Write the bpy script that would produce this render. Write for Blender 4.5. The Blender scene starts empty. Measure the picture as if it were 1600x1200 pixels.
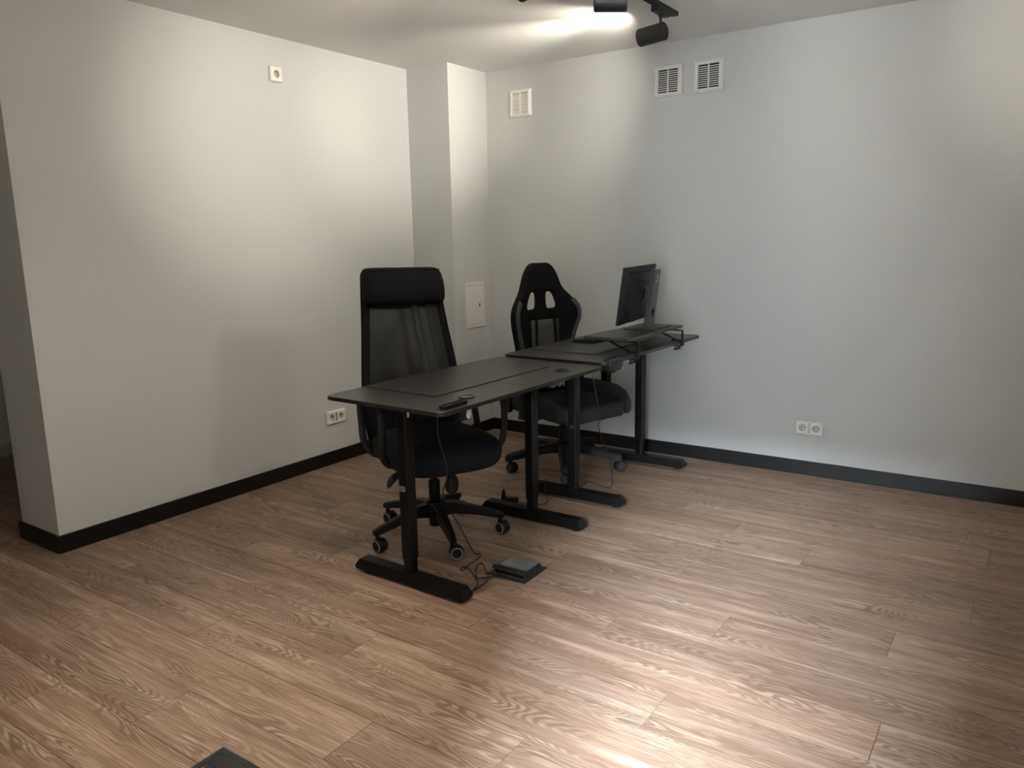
import bpy, bmesh, math, random
from mathutils import Vector, Matrix, Euler
random.seed(7)
S = bpy.context.scene
COL = S.collection
PI = math.pi
R = math.radians

# ------------------------------------------------------------------ camera
cam_d = bpy.data.cameras.new('camera')
cam = bpy.data.objects.new('camera', cam_d)
COL.objects.link(cam)
cam_d.sensor_width = 36.0
cam_d.sensor_fit = 'HORIZONTAL'
cam_d.lens = 1206.03 / 1600 * 36.0
cam_d.clip_start = 0.02
cr, cu, cf = ((0.8265024, 0.5626231, -0.0186829), (-0.0893836, 0.1639289, 0.9824143), (-0.5557916, 0.8102979, -0.1857769))
cam.matrix_world = Matrix(((cr[0], cu[0], -cf[0], 3.530), (cr[1], cu[1], -cf[1], -4.408),
                           (cr[2], cu[2], -cf[2], 1.350), (0, 0, 0, 1)))
S.camera = cam

# ------------------------------------------------------------------ world, light, exposure
S.view_settings.view_transform = 'Standard'
S.view_settings.look = 'None'
S.view_settings.gamma = 1.0
S.view_settings.use_curve_mapping = False
S.view_settings.exposure = 1.25

W = bpy.data.worlds.new('sky')
S.world = W
W.use_nodes = True
wn = W.node_tree
bg = wn.nodes['Background']
bg.inputs['Color'].default_value = (0.76, 0.88, 1.0, 1)      # bright overcast sky
bg.inputs['Strength'].default_value = 720.0

BEAM_DOOR = (3.12, 3.45, 0.0, 2.1)            # unseen doorway behind the camera, added and narrowed to shape the daylight: x0, x1, z0, z1
WIN = (3.42, 4.20, 0.25, 2.40)           # tall window of the entrance beyond it
YW = -7.0
YF = -4.78                              # inner face of the wall behind the camera
H = 2.436
pl = bpy.data.lights.new('doorway_portal', 'AREA')
pl.shape = 'RECTANGLE'
pl.size = WIN[1] - WIN[0]
pl.size_y = WIN[3] - WIN[2]
pl.cycles.is_portal = True
po = bpy.data.objects.new('doorway_portal', pl)
po.location = ((WIN[0] + WIN[1]) / 2, YW - 0.02, (WIN[2] + WIN[3]) / 2)
po.rotation_euler = (R(90), 0, 0)
COL.objects.link(po)

WARM = (1.0, 0.92, 0.77)

# ------------------------------------------------------------------ materials
def mat(name, base, rough=0.5, metal=0.0, spec=0.5, coat=0.0):
    m = bpy.data.materials.new(name)
    m.use_nodes = True
    b = m.node_tree.nodes['Principled BSDF']
    b.inputs['Base Color'].default_value = (*base, 1)
    b.inputs['Roughness'].default_value = rough
    b.inputs['Metallic'].default_value = metal
    b.inputs['Specular IOR Level'].default_value = spec
    b.inputs['Coat Weight'].default_value = coat
    return m

def nd(m, kind, **kw):
    n = m.node_tree.nodes.new(kind)
    for k, v in kw.items():
        setattr(n, k, v)
    return n

def lk(m, a, b):
    m.node_tree.links.new(a, b)

def add_noise_bump(m, scale, strength, dist=0.002, vec_scale=(1, 1, 1), detail=2):
    tc = nd(m, 'ShaderNodeTexCoord')
    mp = nd(m, 'ShaderNodeMapping')
    mp.inputs['Scale'].default_value = vec_scale
    nz = nd(m, 'ShaderNodeTexNoise')
    nz.inputs['Scale'].default_value = scale
    nz.inputs['Detail'].default_value = detail
    bp = nd(m, 'ShaderNodeBump')
    bp.inputs['Strength'].default_value = strength
    bp.inputs['Distance'].default_value = dist
    lk(m, tc.outputs['Object'], mp.inputs['Vector'])
    lk(m, mp.outputs['Vector'], nz.inputs['Vector'])
    lk(m, nz.outputs['Fac'], bp.inputs['Height'])
    lk(m, bp.outputs['Normal'], m.node_tree.nodes['Principled BSDF'].inputs['Normal'])
    return nz

M = {}
M['wall'] = mat('grey_paint', (0.556, 0.565, 0.566), 0.75, spec=0.25)
add_noise_bump(M['wall'], 220, 0.06, 0.001)
M['ceiling'] = mat('ceiling_paint', (0.78, 0.775, 0.77), 0.85, spec=0.2)
M['base'] = mat('black_baseboard', (0.005, 0.005, 0.0055), 0.42, spec=0.35)
M['hall_base'] = mat('grey_baseboard', (0.35, 0.35, 0.35), 0.5)
M['white'] = mat('white_plastic', (0.80, 0.79, 0.76), 0.35)
M['vent'] = mat('white_vent_plastic', (0.82, 0.81, 0.80), 0.4)
M['hollow'] = mat('dark_hollow', (0.01, 0.01, 0.012), 0.9, spec=0.1)
M['beige'] = mat('beige_shutter', (0.62, 0.55, 0.48), 0.7)
M['recess'] = mat('socket_recess', (0.55, 0.53, 0.48), 0.45)
M['pin'] = mat('brass_pin', (0.5, 0.42, 0.25), 0.3, 1.0)
M['panel'] = mat('cream_metal', (0.74, 0.72, 0.68), 0.42)
M['black'] = mat('black_plastic', (0.005, 0.005, 0.0062), 0.45, spec=0.3)
M['satin'] = mat('satin_black_steel', (0.0038, 0.0038, 0.004), 0.42, spec=0.2)
M['lamp'] = mat('lamp_black', (0.012, 0.012, 0.013), 0.5, spec=0.35)
M['gloss'] = mat('gloss_black', (0.012, 0.012, 0.014), 0.16)
M['top'] = mat('charcoal_desktop', (0.024, 0.0235, 0.022), 0.36, spec=0.75)
add_noise_bump(M['top'], 900, 0.10, 0.0006)
M['edge'] = mat('black_edge_band', (0.008, 0.008, 0.008), 0.45)
M['mat'] = mat('black_desk_mat', (0.021, 0.020, 0.0185), 0.40, spec=0.7)
M['matedge'] = mat('brown_stitched_edge', (0.02, 0.010, 0.008), 0.7)
M['fabric'] = mat('black_fabric', (0.0055, 0.0057, 0.0068), 0.85, spec=0.15)
add_noise_bump(M['fabric'], 700, 0.35, 0.001)
M['seatfab'] = mat('black_seat_fabric', (0.006, 0.0078, 0.0125), 0.8, spec=0.25)
add_noise_bump(M['seatfab'], 600, 0.3, 0.001)
M['mesh'] = mat('black_mesh_fabric', (0.004, 0.0043, 0.0055), 0.40, spec=0.42)
add_noise_bump(M['mesh'], 5.0, 0.30, 0.02, (2.4, 2.4, 0.9), 1)
M['greymesh'] = mat('grey_perforated_fabric', (0.060, 0.058, 0.055), 0.7)
add_noise_bump(M['greymesh'], 14, 0.4, 0.01, (1, 1.5, 0.5), 1)
M['trim'] = mat('grey_leatherette', (0.045, 0.045, 0.048), 0.5)
M['gseat'] = mat('slate_leatherette', (0.015, 0.017, 0.022), 0.65, spec=0.35)
M['rubber'] = mat('dark_grey_rubber', (0.010, 0.0115, 0.013), 0.6, spec=0.35)
M['ring'] = mat('light_grey_trim', (0.30, 0.31, 0.32), 0.45)
M['spoke'] = mat('grey_wheel_cover', (0.07, 0.072, 0.075), 0.45)
M['red'] = mat('red_print', (0.35, 0.012, 0.02), 0.6)
M['print'] = mat('white_print', (0.62, 0.62, 0.64), 0.6)
M['greyprint'] = mat('grey_print', (0.20, 0.20, 0.20), 0.6)
M['label'] = mat('white_label', (0.70, 0.70, 0.70), 0.5)
M['steel'] = mat('brushed_steel', (0.42, 0.45, 0.48), 0.38, 0.85)
M['screw'] = mat('bright_screw', (0.8, 0.8, 0.8), 0.25, 1.0)
M['boxframe'] = mat('dark_grey_plastic', (0.017, 0.020, 0.022), 0.4)
M['cable'] = mat('black_cable', (0.012, 0.010, 0.010), 0.5)
M['monitor'] = mat('monitor_black', (0.0045, 0.0045, 0.0045), 0.55, spec=0.15)
M['stand'] = mat('grey_stand_metal', (0.045, 0.046, 0.044), 0.36, 0.3)
M['screen'] = mat('dark_screen', (0.005, 0.005, 0.006), 0.12)
M['subfloor'] = mat('subfloor', (0.030, 0.019, 0.012), 0.9)
M['yard'] = mat('grey_yard', (0.10, 0.10, 0.095), 0.9)
M['lens'] = mat('lamp_lens', (0.9, 0.85, 0.7), 0.3)
_b = M['lens'].node_tree.nodes['Principled BSDF']
_b.inputs['Emission Color'].default_value = (1.0, 0.83, 0.60, 1)
_b.inputs['Emission Strength'].default_value = 12.0

def wood():
    m = bpy.data.materials.new('oak_laminate')
    m.use_nodes = True
    b = m.node_tree.nodes['Principled BSDF']
    geo = nd(m, 'ShaderNodeNewGeometry')
    info = nd(m, 'ShaderNodeObjectInfo')
    def math_(op, a, bb=None):
        n = nd(m, 'ShaderNodeMath', operation=op)
        for i, v in enumerate((a, bb)):
            if v is None: continue
            if isinstance(v, (int, float)): n.inputs[i].default_value = v
            else: lk(m, v, n.inputs[i])
        return n.outputs[0]
    def vmath(op, a, bb):
        n = nd(m, 'ShaderNodeVectorMath', operation=op)
        for i, v in enumerate((a, bb)):
            if isinstance(v, tuple): n.inputs[i].default_value = v
            else: lk(m, v, n.inputs[i])
        return n.outputs[0]
    def noise(vec, scale, detail, rough=0.5, dist=0.0):
        n = nd(m, 'ShaderNodeTexNoise')
        lk(m, vec, n.inputs['Vector'])
        n.inputs['Scale'].default_value = scale
        n.inputs['Detail'].default_value = detail
        n.inputs['Roughness'].default_value = rough
        n.inputs['Distortion'].default_value = dist
        return n.outputs['Fac']
    def ramp(fac, stops):
        n = nd(m, 'ShaderNodeValToRGB')
        e = n.color_ramp.elements
        while len(e) < len(stops): e.new(0.5)
        for k, (p, c) in enumerate(stops):
            e[k].position = p
            e[k].color = (*c, 1)
        lk(m, fac, n.inputs['Fac'])
        return n.outputs['Color']
    def mix(fac, a, bb, mode='MIX'):
        n = nd(m, 'ShaderNodeMix', data_type='RGBA', blend_type=mode)
        for sock, v in ((n.inputs[0], fac), (n.inputs[6], a), (n.inputs[7], bb)):
            if isinstance(v, (int, float)): sock.default_value = v
            elif isinstance(v, tuple): sock.default_value = (*v, 1)
            else: lk(m, v, sock)
        return n.outputs[2]
    off = vmath('MULTIPLY', info.outputs['Color'], (37.0, 53.0, 71.0))
    rnd = info.outputs['Random']
    cmb = nd(m, 'ShaderNodeCombineXYZ')
    lk(m, math_('MULTIPLY', rnd, 91.0), cmb.inputs[0])
    lk(m, math_('MULTIPLY', rnd, 57.0), cmb.inputs[1])
    lk(m, math_('MULTIPLY', rnd, 23.0), cmb.inputs[2])
    p = vmath('ADD', geo.outputs['Position'], cmb.outputs[0])
    # cathedral figure: contour lines of a noise field stretched along the board
    fig = noise(vmath('MULTIPLY', p, (1.15, 8.0, 1.0)), 1.0, 2.5, 0.48, 0.3)
    rings = math_('SINE', math_('MULTIPLY', fig, 230.0))
    rings = math_('MULTIPLY_ADD', rings, 0.5)
    m.node_tree.nodes[-1].inputs[2].default_value = 0.5
    fine = noise(vmath('MULTIPLY', p, (5.0, 190.0, 1.0)), 1.0, 3.0, 0.6)
    streak = noise(vmath('MULTIPLY', p, (1.3, 22.0, 1.0)), 1.0, 4.0, 0.55)
    tone = noise(vmath('MULTIPLY', p, (1.7, 4.5, 1.0)), 1.0, 2.0)
    patchy = noise(vmath('MULTIPLY', p, (2.6, 11.0, 1.0)), 1.0, 2.0)
    base = ramp(streak, [(0.32, (0.235, 0.148, 0.102)), (0.5, (0.385, 0.273, 0.203)), (0.68, (0.56, 0.440, 0.350))])
    base = mix(math_('MULTIPLY', tone, 0.55), base, (0.385, 0.250, 0.178))
    # grain lines, strong in places and faint elsewhere
    gl = ramp(rings, [(0.30, (0, 0, 0)), (0.78, (1, 1, 1))])
    amt = ramp(patchy, [(0.38, (0.16, 0.16, 0.16)), (0.64, (0.85, 0.85, 0.85))])
    lines = mix(1.0, gl, amt, 'MULTIPLY')
    base = mix(lines, base, (0.150, 0.092, 0.060))
    fl = ramp(fine, [(0.44, (1, 1, 1)), (0.60, (0, 0, 0))])
    base = mix(math_('MULTIPLY', fl, 0.55), base, (0.150, 0.095, 0.064))
    hue = nd(m, 'ShaderNodeHueSaturation')
    hue.inputs['Hue'].default_value = 0.5
    hue.inputs['Saturation'].default_value = 1.0
    lk(m, math_('MULTIPLY_ADD', rnd, 0.26), hue.inputs['Value'])
    m.node_tree.nodes[-1].inputs[2].default_value = 0.88
    lk(m, base, hue.inputs['Color'])
    lk(m, hue.outputs['Color'], b.inputs['Base Color'])
    rr = math_('MULTIPLY_ADD', fine, 0.22)
    m.node_tree.nodes[-1].inputs[2].default_value = 0.34
    lk(m, rr, b.inputs['Roughness'])
    b.inputs['Specular IOR Level'].default_value = 0.45
    bp = nd(m, 'ShaderNodeBump')
    bp.inputs['Strength'].default_value = 0.25
    bp.inputs['Distance'].default_value = 0.0012
    hsum = math_('ADD', math_('MULTIPLY', fine, 0.8), math_('MULTIPLY', lines, -0.5))
    lk(m, hsum, bp.inputs['Height'])
    lk(m, bp.outputs['Normal'], b.inputs['Normal'])
    return m
M['wood'] = wood()

# ------------------------------------------------------------------ mesh helpers
def xf(bm, verts, mtx):
    bmesh.ops.transform(bm, matrix=mtx, verts=verts)

def add_box(bm, c, s, rot=None, bevel=0.0, seg=2):
    """box centred at c, full sizes s"""
    r = bmesh.ops.create_cube(bm, size=1.0)
    vs = r['verts']
    bmesh.ops.scale(bm, vec=s, verts=vs)
    if bevel > 0:
        es = list({e for v in vs for e in v.link_edges})
        rb = bmesh.ops.bevel(bm, geom=es, offset=bevel, segments=seg, affect='EDGES', profile=0.5)
        vs = list({v for f in rb['faces'] for v in f.verts} | {v for v in vs if v.is_valid})
    m = Matrix.Translation(c)
    if rot is not None:
        m = m @ (rot.to_4x4() if not isinstance(rot, Euler) else rot.to_matrix().to_4x4())
    xf(bm, vs, m)
    return vs

def add_cyl(bm, a, b, r0, r1=None, seg=20, cap=True):
    a, b = Vector(a), Vector(b)
    r1 = r0 if r1 is None else r1
    d = b - a
    r = bmesh.ops.create_cone(bm, cap_ends=cap, cap_tris=False, segments=seg, radius1=r0, radius2=r1, depth=d.length)
    q = Vector((0, 0, 1)).rotation_difference(d.normalized())
    xf(bm, r['verts'], Matrix.Translation((a + b) / 2) @ q.to_matrix().to_4x4())
    return r['verts']

def add_loft(bm, rings, closed=True, cap=True):
    """rings: lists of equal-length points"""
    vr = [[bm.verts.new(p) for p in ring] for ring in rings]
    n = len(vr[0])
    for i in range(len(vr) - 1):
        for j in range(n if closed else n - 1):
            k = (j + 1) % n
            bm.faces.new((vr[i][j], vr[i][k], vr[i + 1][k], vr[i + 1][j]))
    if cap and closed:
        bm.faces.new(list(reversed(vr[0])))
        bm.faces.new(vr[-1])
    return vr

def add_tube(bm, pts, r, seg=8, flat=None, smooth=0, up=None):
    """tube along pts; flat=(a,b) gives an elliptical section; smooth = Catmull-Rom subdivisions"""
    pts = [Vector(p) for p in pts]
    if smooth:
        q = []
        for i in range(len(pts) - 1):
            p0, p1, p2, p3 = pts[max(i - 1, 0)], pts[i], pts[i + 1], pts[min(i + 2, len(pts) - 1)]
            for k in range(smooth):
                t = k / smooth
                q.append(0.5 * ((2 * p1) + (p2 - p0) * t + (2 * p0 - 5 * p1 + 4 * p2 - p3) * t * t + (3 * p1 - p0 - 3 * p2 + p3) * t ** 3))
        q.append(pts[-1])
        pts = q
    rings = []
    ref = Vector(up) if up else None
    nprev = None
    for i, p in enumerate(pts):
        t = (pts[min(i + 1, len(pts) - 1)] - pts[max(i - 1, 0)]).normalized()
        if ref is not None:
            n = (ref - t * ref.dot(t)).normalized()
        elif nprev is None:
            n = t.orthogonal().normalized()
        else:
            n = (nprev - t * nprev.dot(t)).normalized()
        nprev = n
        bnm = t.cross(n)
        a, b = flat if flat else (r, r)
        rings.append([p + n * (a * math.cos(2 * PI * k / seg)) + bnm * (b * math.sin(2 * PI * k / seg)) for k in range(seg)])
    add_loft(bm, rings)

def add_lathe(bm, prof, seg=24, mtx=None):
    """prof: (r, z) from bottom to top about local z"""
    rings = []
    for r, z in prof:
        rings.append([Vector((max(r, 1e-5) * math.cos(2 * PI * k / seg), max(r, 1e-5) * math.sin(2 * PI * k / seg), z)) for k in range(seg)])
    if mtx is not None:
        rings = [[mtx @ p for p in g] for g in rings]
    add_loft(bm, rings)

def add_prism(bm, outline, z0, z1, bevel=0.0, seg=2, mtx=None):
    """outline: 2D points counter-clockwise, extruded in z"""
    a = [bm.verts.new((x, y, z0)) for x, y in outline]
    b = [bm.verts.new((x, y, z1)) for x, y in outline]
    n = len(a)
    fs = [bm.faces.new(list(reversed(a))), bm.faces.new(b)]
    for i in range(n):
        fs.append(bm.faces.new((a[i], a[(i + 1) % n], b[(i + 1) % n], b[i])))
    vs = a + b
    if bevel > 0:
        es = list(set(fs[0].edges) | set(fs[1].edges))
        rb = bmesh.ops.bevel(bm, geom=es, offset=bevel, segments=seg, affect='EDGES', profile=0.5)
        vs = list({v for f in rb['faces'] for v in f.verts} | {v for v in vs if v.is_valid})
    if mtx is not None:
        xf(bm, vs, mtx)
    return vs

def rrect(x0, x1, y0, y1, r, seg=5):
    out = []
    for cx, cy, a0 in ((x1 - r, y0 + r, -90), (x1 - r, y1 - r, 0), (x0 + r, y1 - r, 90), (x0 + r, y0 + r, 180)):
        for k in range(seg + 1):
            a = R(a0 + 90 * k / seg)
            out.append((cx + r * math.cos(a), cy + r * math.sin(a)))
    return out

def obj(name, bm, m, parent=None, smooth=True, ang=35, loc=None, rot=None):
    me = bpy.data.meshes.new(name)
    bmesh.ops.recalc_face_normals(bm, faces=bm.faces[:])
    bm.to_mesh(me)
    bm.free()
    if isinstance(m, str): m = M[m]
    me.materials.append(m)
    if smooth:
        me.shade_smooth()
        try: me.set_sharp_from_angle(angle=R(ang))
        except Exception: pass
    o = bpy.data.objects.new(name, me)
    COL.objects.link(o)
    if smooth:
        wn_ = o.modifiers.new('weighted_normals', 'WEIGHTED_NORMAL')      # keeps bevelled flat faces flat
        wn_.keep_sharp = True
    if parent is not None: o.parent = parent
    if loc is not None: o.location = loc
    if rot is not None: o.rotation_euler = rot
    return o

def baked(o, sub=1, solid=None):
    """apply solidify / subdivision to o so that the mesh itself carries the shape"""
    o.modifiers.clear()
    if solid is not None:
        s = o.modifiers.new('s', 'SOLIDIFY')
        s.thickness, s.offset = solid, 0
    if sub:
        s = o.modifiers.new('u', 'SUBSURF')
        s.levels = s.render_levels = sub
    dg = bpy.context.evaluated_depsgraph_get()
    me = bpy.data.meshes.new_from_object(o.evaluated_get(dg))
    o.modifiers.clear()
    old = o.data
    nm = old.name
    o.data = me
    bpy.data.meshes.remove(old)
    me.name = nm
    me.shade_smooth()
    return o

def thing(name, label, cat, loc=(0, 0, 0), rotz=0.0, group=None):
    o = bpy.data.objects.new(name, None)
    o.empty_display_size = 0.1
    COL.objects.link(o)
    o.location = loc
    o.rotation_euler = (0, 0, rotz)
    return tag(o, label, cat, group)

def tag(o, label, cat, group=None):
    o['label'] = label
    o['category'] = cat
    if group: o['group'] = group
    return o

def struct(o):
    o['kind'] = 'structure'
    return o

def box_obj(name, lo, hi, m, parent=None, bevel=0.0):
    bm = bmesh.new()
    c = [(a + b) / 2 for a, b in zip(lo, hi)]
    s = [b - a for a, b in zip(lo, hi)]
    add_box(bm, c, s, bevel=bevel)
    return obj(name, bm, m, parent)

def text_mesh(name, body, size, m, parent, mtx, depth=0.0006, shear=0.0, bold=False):
    cu_ = bpy.data.curves.new(name, 'FONT')
    cu_.body = body
    cu_.size = size
    cu_.extrude = depth
    cu_.shear = shear
    cu_.align_x = 'CENTER'
    cu_.align_y = 'CENTER'
    if bold: cu_.offset = size * 0.02
    t = bpy.data.objects.new(name, cu_)
    COL.objects.link(t)
    dg = bpy.context.evaluated_depsgraph_get()
    me = bpy.data.meshes.new_from_object(t.evaluated_get(dg))
    bpy.data.objects.remove(t)
    bpy.data.curves.remove(cu_)
    me.transform(mtx)
    me.materials.clear()
    me.materials.append(M[m])
    o = bpy.data.objects.new(name, me)
    COL.objects.link(o)
    o.parent = parent
    return o

# ------------------------------------------------------------------ room shell
X1 = 6.60          # right wall (out of frame)
XH = -2.05         # far wall of the hall beyond the left wall
PX, PY = 0.340, -0.4065
YL, WT = -2.862, 0.346
T = 0.0144
BH = 0.080

floor = struct(box_obj('floor', (XH - 0.1, YW - 0.2, -0.06), (X1 + 0.1, 0.1, -0.0102), 'subfloor'))
PW, PLN, G = 0.1915, 1.305, 0.0017
joint = {-4: 1.084, -3: 1.476, -2: 2.064, -1: 1.163, 0: 1.726, 1: 1.409, 2: 1.963, 3: 2.372, 4: 2.710, 5: 1.918, 6: 2.422,
         7: 2.123, 8: 2.806, 9: 2.460, 10: 3.448, 11: 2.05, 12: 2.935, 13: 2.30, 14: 1.30}
for r in range(-10, 15):
    y0 = -2.81 + PW * r
    y1 = y0 + PW
    if y0 >= 0 or y1 <= YF: continue
    y1 = min(y1, 0.0)
    y0 = max(y0, YF)
    j = joint.get(r, random.uniform(0, PLN))
    x = j - math.ceil((j - XH) / PLN) * PLN
    while x < X1:
        a, b = max(x, XH), min(x + PLN, X1)
        if b - a > 0.02:
            bm = bmesh.new()
            dz = random.uniform(-0.0001, 0.0)
            add_box(bm, ((a + b) / 2, (y0 + y1) / 2, -0.005 + dz), (b - a - G, y1 - y0 - G, 0.010))
            obj('plank', bm, 'wood', floor, smooth=False)
        x += PLN

struct(box_obj('ceiling', (XH - 0.1, YW - 0.2, H), (X1 + 0.1, 0.1, H + 0.1), 'ceiling'))
struct(box_obj('wall_back', (XH - 0.1, 0.0, -0.06), (X1 + 0.1, 0.1, H), 'wall'))
struct(box_obj('wall_left', (-WT, YL, 0.0), (0.0, 0.0, H), 'wall'))
struct(box_obj('wall_corner', (0.0, PY, 0.0), (PX, 0.0, H), 'wall'))
struct(box_obj('wall_hall', (XH - 0.1, YW, -0.06), (XH, 0.0, H), 'wall'))
struct(box_obj('wall_right', (X1, YW, -0.06), (X1 + 0.1, 0.0, H), 'wall'))
def pierced(name, yc, th, o):
    bm = bmesh.new()
    for a, b, z0, z1 in ((XH - 0.1, o[0], 0, H), (o[1], X1 + 0.1, 0, H), (o[0], o[1], o[3], H), (o[0], o[1], 0, o[2])):
        if z1 - z0 > 0.001:
            add_box(bm, ((a + b) / 2, yc, (z0 + z1) / 2), (b - a, th, z1 - z0))
    return struct(obj(name, bm, 'wall'))
pierced('wall_front', YF - 0.06, 0.12, BEAM_DOOR)
pierced('wall_entrance', YW - 0.10, 0.20, WIN)
# outside the doorway: paving, and an unseen house added to hide the low sky
struct(box_obj('floor_yard', (-40, -60, -0.30), (45, YW - 0.25, -0.12), 'yard'))
struct(box_obj('wall_sky_screen', (-40, -38, -0.12), (45, -37, 11.5), 'yard'))

def baseboard(name, segs, m='base', h=BH):
    """segs: (x0,x1,y0,y1) footprints"""
    bm = bmesh.new()
    for x0, x1, y0, y1 in segs:
        add_box(bm, ((x0 + x1) / 2, (y0 + y1) / 2, h / 2 - 0.002), (x1 - x0, y1 - y0, h + 0.004), bevel=0.0018, seg=2)
    return struct(obj(name, bm, m))
baseboard('baseboard_back', [(PX, X1, -T, 0.0)])
baseboard('baseboard_corner', [(PX, PX + T, PY - T, -T), (T, PX, PY - T, PY)])
baseboard('baseboard_left', [(0.0, T, YL, PY)])
baseboard('baseboard_end', [(-WT - T, T, YL - T, YL)])
baseboard('baseboard_hall', [(XH, XH + T, YF, 0.0)], 'hall_base')

# ------------------------------------------------------------------ things on the walls
def face_mtx(pos, normal):
    """local x = along wall to the viewer's right, y = up, z = out of the wall"""
    n = Vector(normal)
    up = Vector((0, 0, 1))
    xr = up.cross(n)
    m = Matrix.Identity(4)
    for i in range(3):
        m[i][0], m[i][1], m[i][2], m[i][3] = xr[i], up[i], n[i], pos[i]
    return m

def frustum(bm, w0, h0, w1, h1, z0, z1):
    r0 = [Vector((sx * w0 / 2, sy * h0 / 2, z0)) for sx, sy in ((-1, -1), (1, -1), (1, 1), (-1, 1))]
    r1 = [Vector((sx * w1 / 2, sy * h1 / 2, z1)) for sx, sy in ((-1, -1), (1, -1), (1, 1), (-1, 1))]
    add_loft(bm, [r0, r1])

def frame_ring(bm, ow, oh, iw, ih, z0, z1, ch):
    """rectangular frame with a chamfered outer edge"""
    def rect(w, h, z): return [Vector((sx * w / 2, sy * h / 2, z)) for sx, sy in ((-1, -1), (1, -1), (1, 1), (-1, 1))]
    rings = [rect(iw, ih, z0), rect(ow, oh, z0), rect(ow, oh, z0 + (z1 - z0) * 0.35), rect(ow - 2 * ch, oh - 2 * ch, z1), rect(iw, ih, z1), rect(iw, ih, z0)]
    add_loft(bm, rings, cap=False)
    bmesh.ops.remove_doubles(bm, verts=bm.verts[:], dist=1e-6)

def socket(name, pos, normal, n, label):
    t = thing(name, label, 'power outlet')
    t.matrix_world = face_mtx(pos, normal)
    w, h = 0.080 + 0.071 * (n - 1), 0.080
    bm = bmesh.new()
    frame_ring(bm, w, h, w - 0.024, h - 0.024, 0.0, 0.010, 0.005)
    obj('frame', bm, 'white', t)
    for k in range(n):
        cx = (k - (n - 1) / 2) * 0.071
        bm = bmesh.new()
        # plate with a round well: square outer ring stitched to a circular rim
        seg = 32
        outer = []
        hw = 0.0278
        for i in range(seg):
            a = 2 * PI * i / seg
            c, s_ = math.cos(a), math.sin(a)
            q = hw / max(abs(c), abs(s_))
            outer.append(Vector((cx + q * c, q * s_, 0.0085)))
        def circ(r, z): return [Vector((cx + r * math.cos(2 * PI * i / seg), r * math.sin(2 * PI * i / seg), z)) for i in range(seg)]
        low = [Vector((p.x, p.y, 0.001)) for p in outer]
        add_loft(bm, [low, outer, circ(0.0205, 0.0085), circ(0.0195, 0.0075)], cap=False)
        pl_ = obj('plate', bm, 'white', t, ang=30)
        bm = bmesh.new()
        add_loft(bm, [circ(0.0195, 0.0075), circ(0.0185, -0.008), circ(0.0001, -0.008)], cap=False)
        obj('well', bm, 'recess', pl_, ang=30)
        for sx in (-1, 1):
            bm = bmesh.new()
            add_cyl(bm, (cx + sx * 0.0095, -0.001, -0.0079), (cx + sx * 0.0095, -0.001, -0.0072), 0.0032, seg=12)
            obj('pin_hole', bm, 'hollow', pl_)
        bm = bmesh.new()
        add_cyl(bm, (cx, 0.0105, -0.0079), (cx, 0.0105, 0.004), 0.0024, seg=12)
        obj('earth_pin', bm, 'pin', pl_)
    return t

# walls get shallow boxes behind the sockets only in front of the plane: move the wells forward
def socket_at(*a):
    t = socket(*a)
    t.matrix_world = t.matrix_world @ Matrix.Translation((0, 0, 0.009))
    # a thin back box closes the gap to the wall
    n = a[3]
    bm = bmesh.new()
    frame_ring(bm, 0.076 + 0.071 * (n - 1), 0.076, 0.060 + 0.071 * (n - 1), 0.056, -0.009, 0.0015, 0.0)
    obj('back_box', bm, 'white', t)
    return t
socket_at('double_socket', (2.527, 0, 0.275), (0, -1, 0), 2, 'white double power socket low on the back wall at right')
socket_at('double_socket', (0, -1.198, 0.291), (1, 0, 0), 2, 'cream double power socket low on the left wall behind the desk corner')
socket_at('single_socket', (0, -1.475, 2.243), (1, 0, 0), 1, 'cream single power socket high on the left wall near the ceiling')

def vent(pos, label, closed=False):
    t = thing('wall_vent', label, 'vent', group='ventilation grilles on the back wall')
    t.matrix_world = face_mtx(pos, (0, -1, 0))
    w = h = 0.170
    bm = bmesh.new()
    frame_ring(bm, w, h, 0.122, 0.128, 0.0, 0.016, 0.014)
    obj('frame', bm, 'vent', t)
    bm = bmesh.new()
    add_box(bm, (0, 0, 0.002), (0.122, 0.128, 0.003))
    obj('backing', bm, 'beige' if closed else 'hollow', t)
    bm = bmesh.new()
    add_box(bm, (0, 0, 0.0105), (0.006, 0.128, 0.009))
    obj('mullion', bm, 'vent', t)
    n = 12
    me = None
    for k in range(n):
        y = -0.128 / 2 + 0.128 * (k + 0.5 - 0.5) / (n - 1) if False else -0.064 + 0.128 * k / (n - 1)
        if k in (0, n - 1): continue
        bm = bmesh.new()
        th = 0.0075 if closed else 0.0042
        add_box(bm, (0, 0, 0), (0.122, th, 0.006), rot=Euler((R(30 if closed else 18), 0, 0)))
        o = obj('slat', bm, 'vent', t, smooth=False)
        o.location = (0, y, 0.009)
    return t
vent((0.618, 0, 2.212), 'white square vent with closed beige slats, leftmost on back wall near the pillar', True)
vent((1.644, 0, 2.223), 'white square vent with open dark slots, left one of the close pair')
vent((1.886, 0, 2.221), 'white square vent with open dark slots, right one of the close pair')

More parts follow.
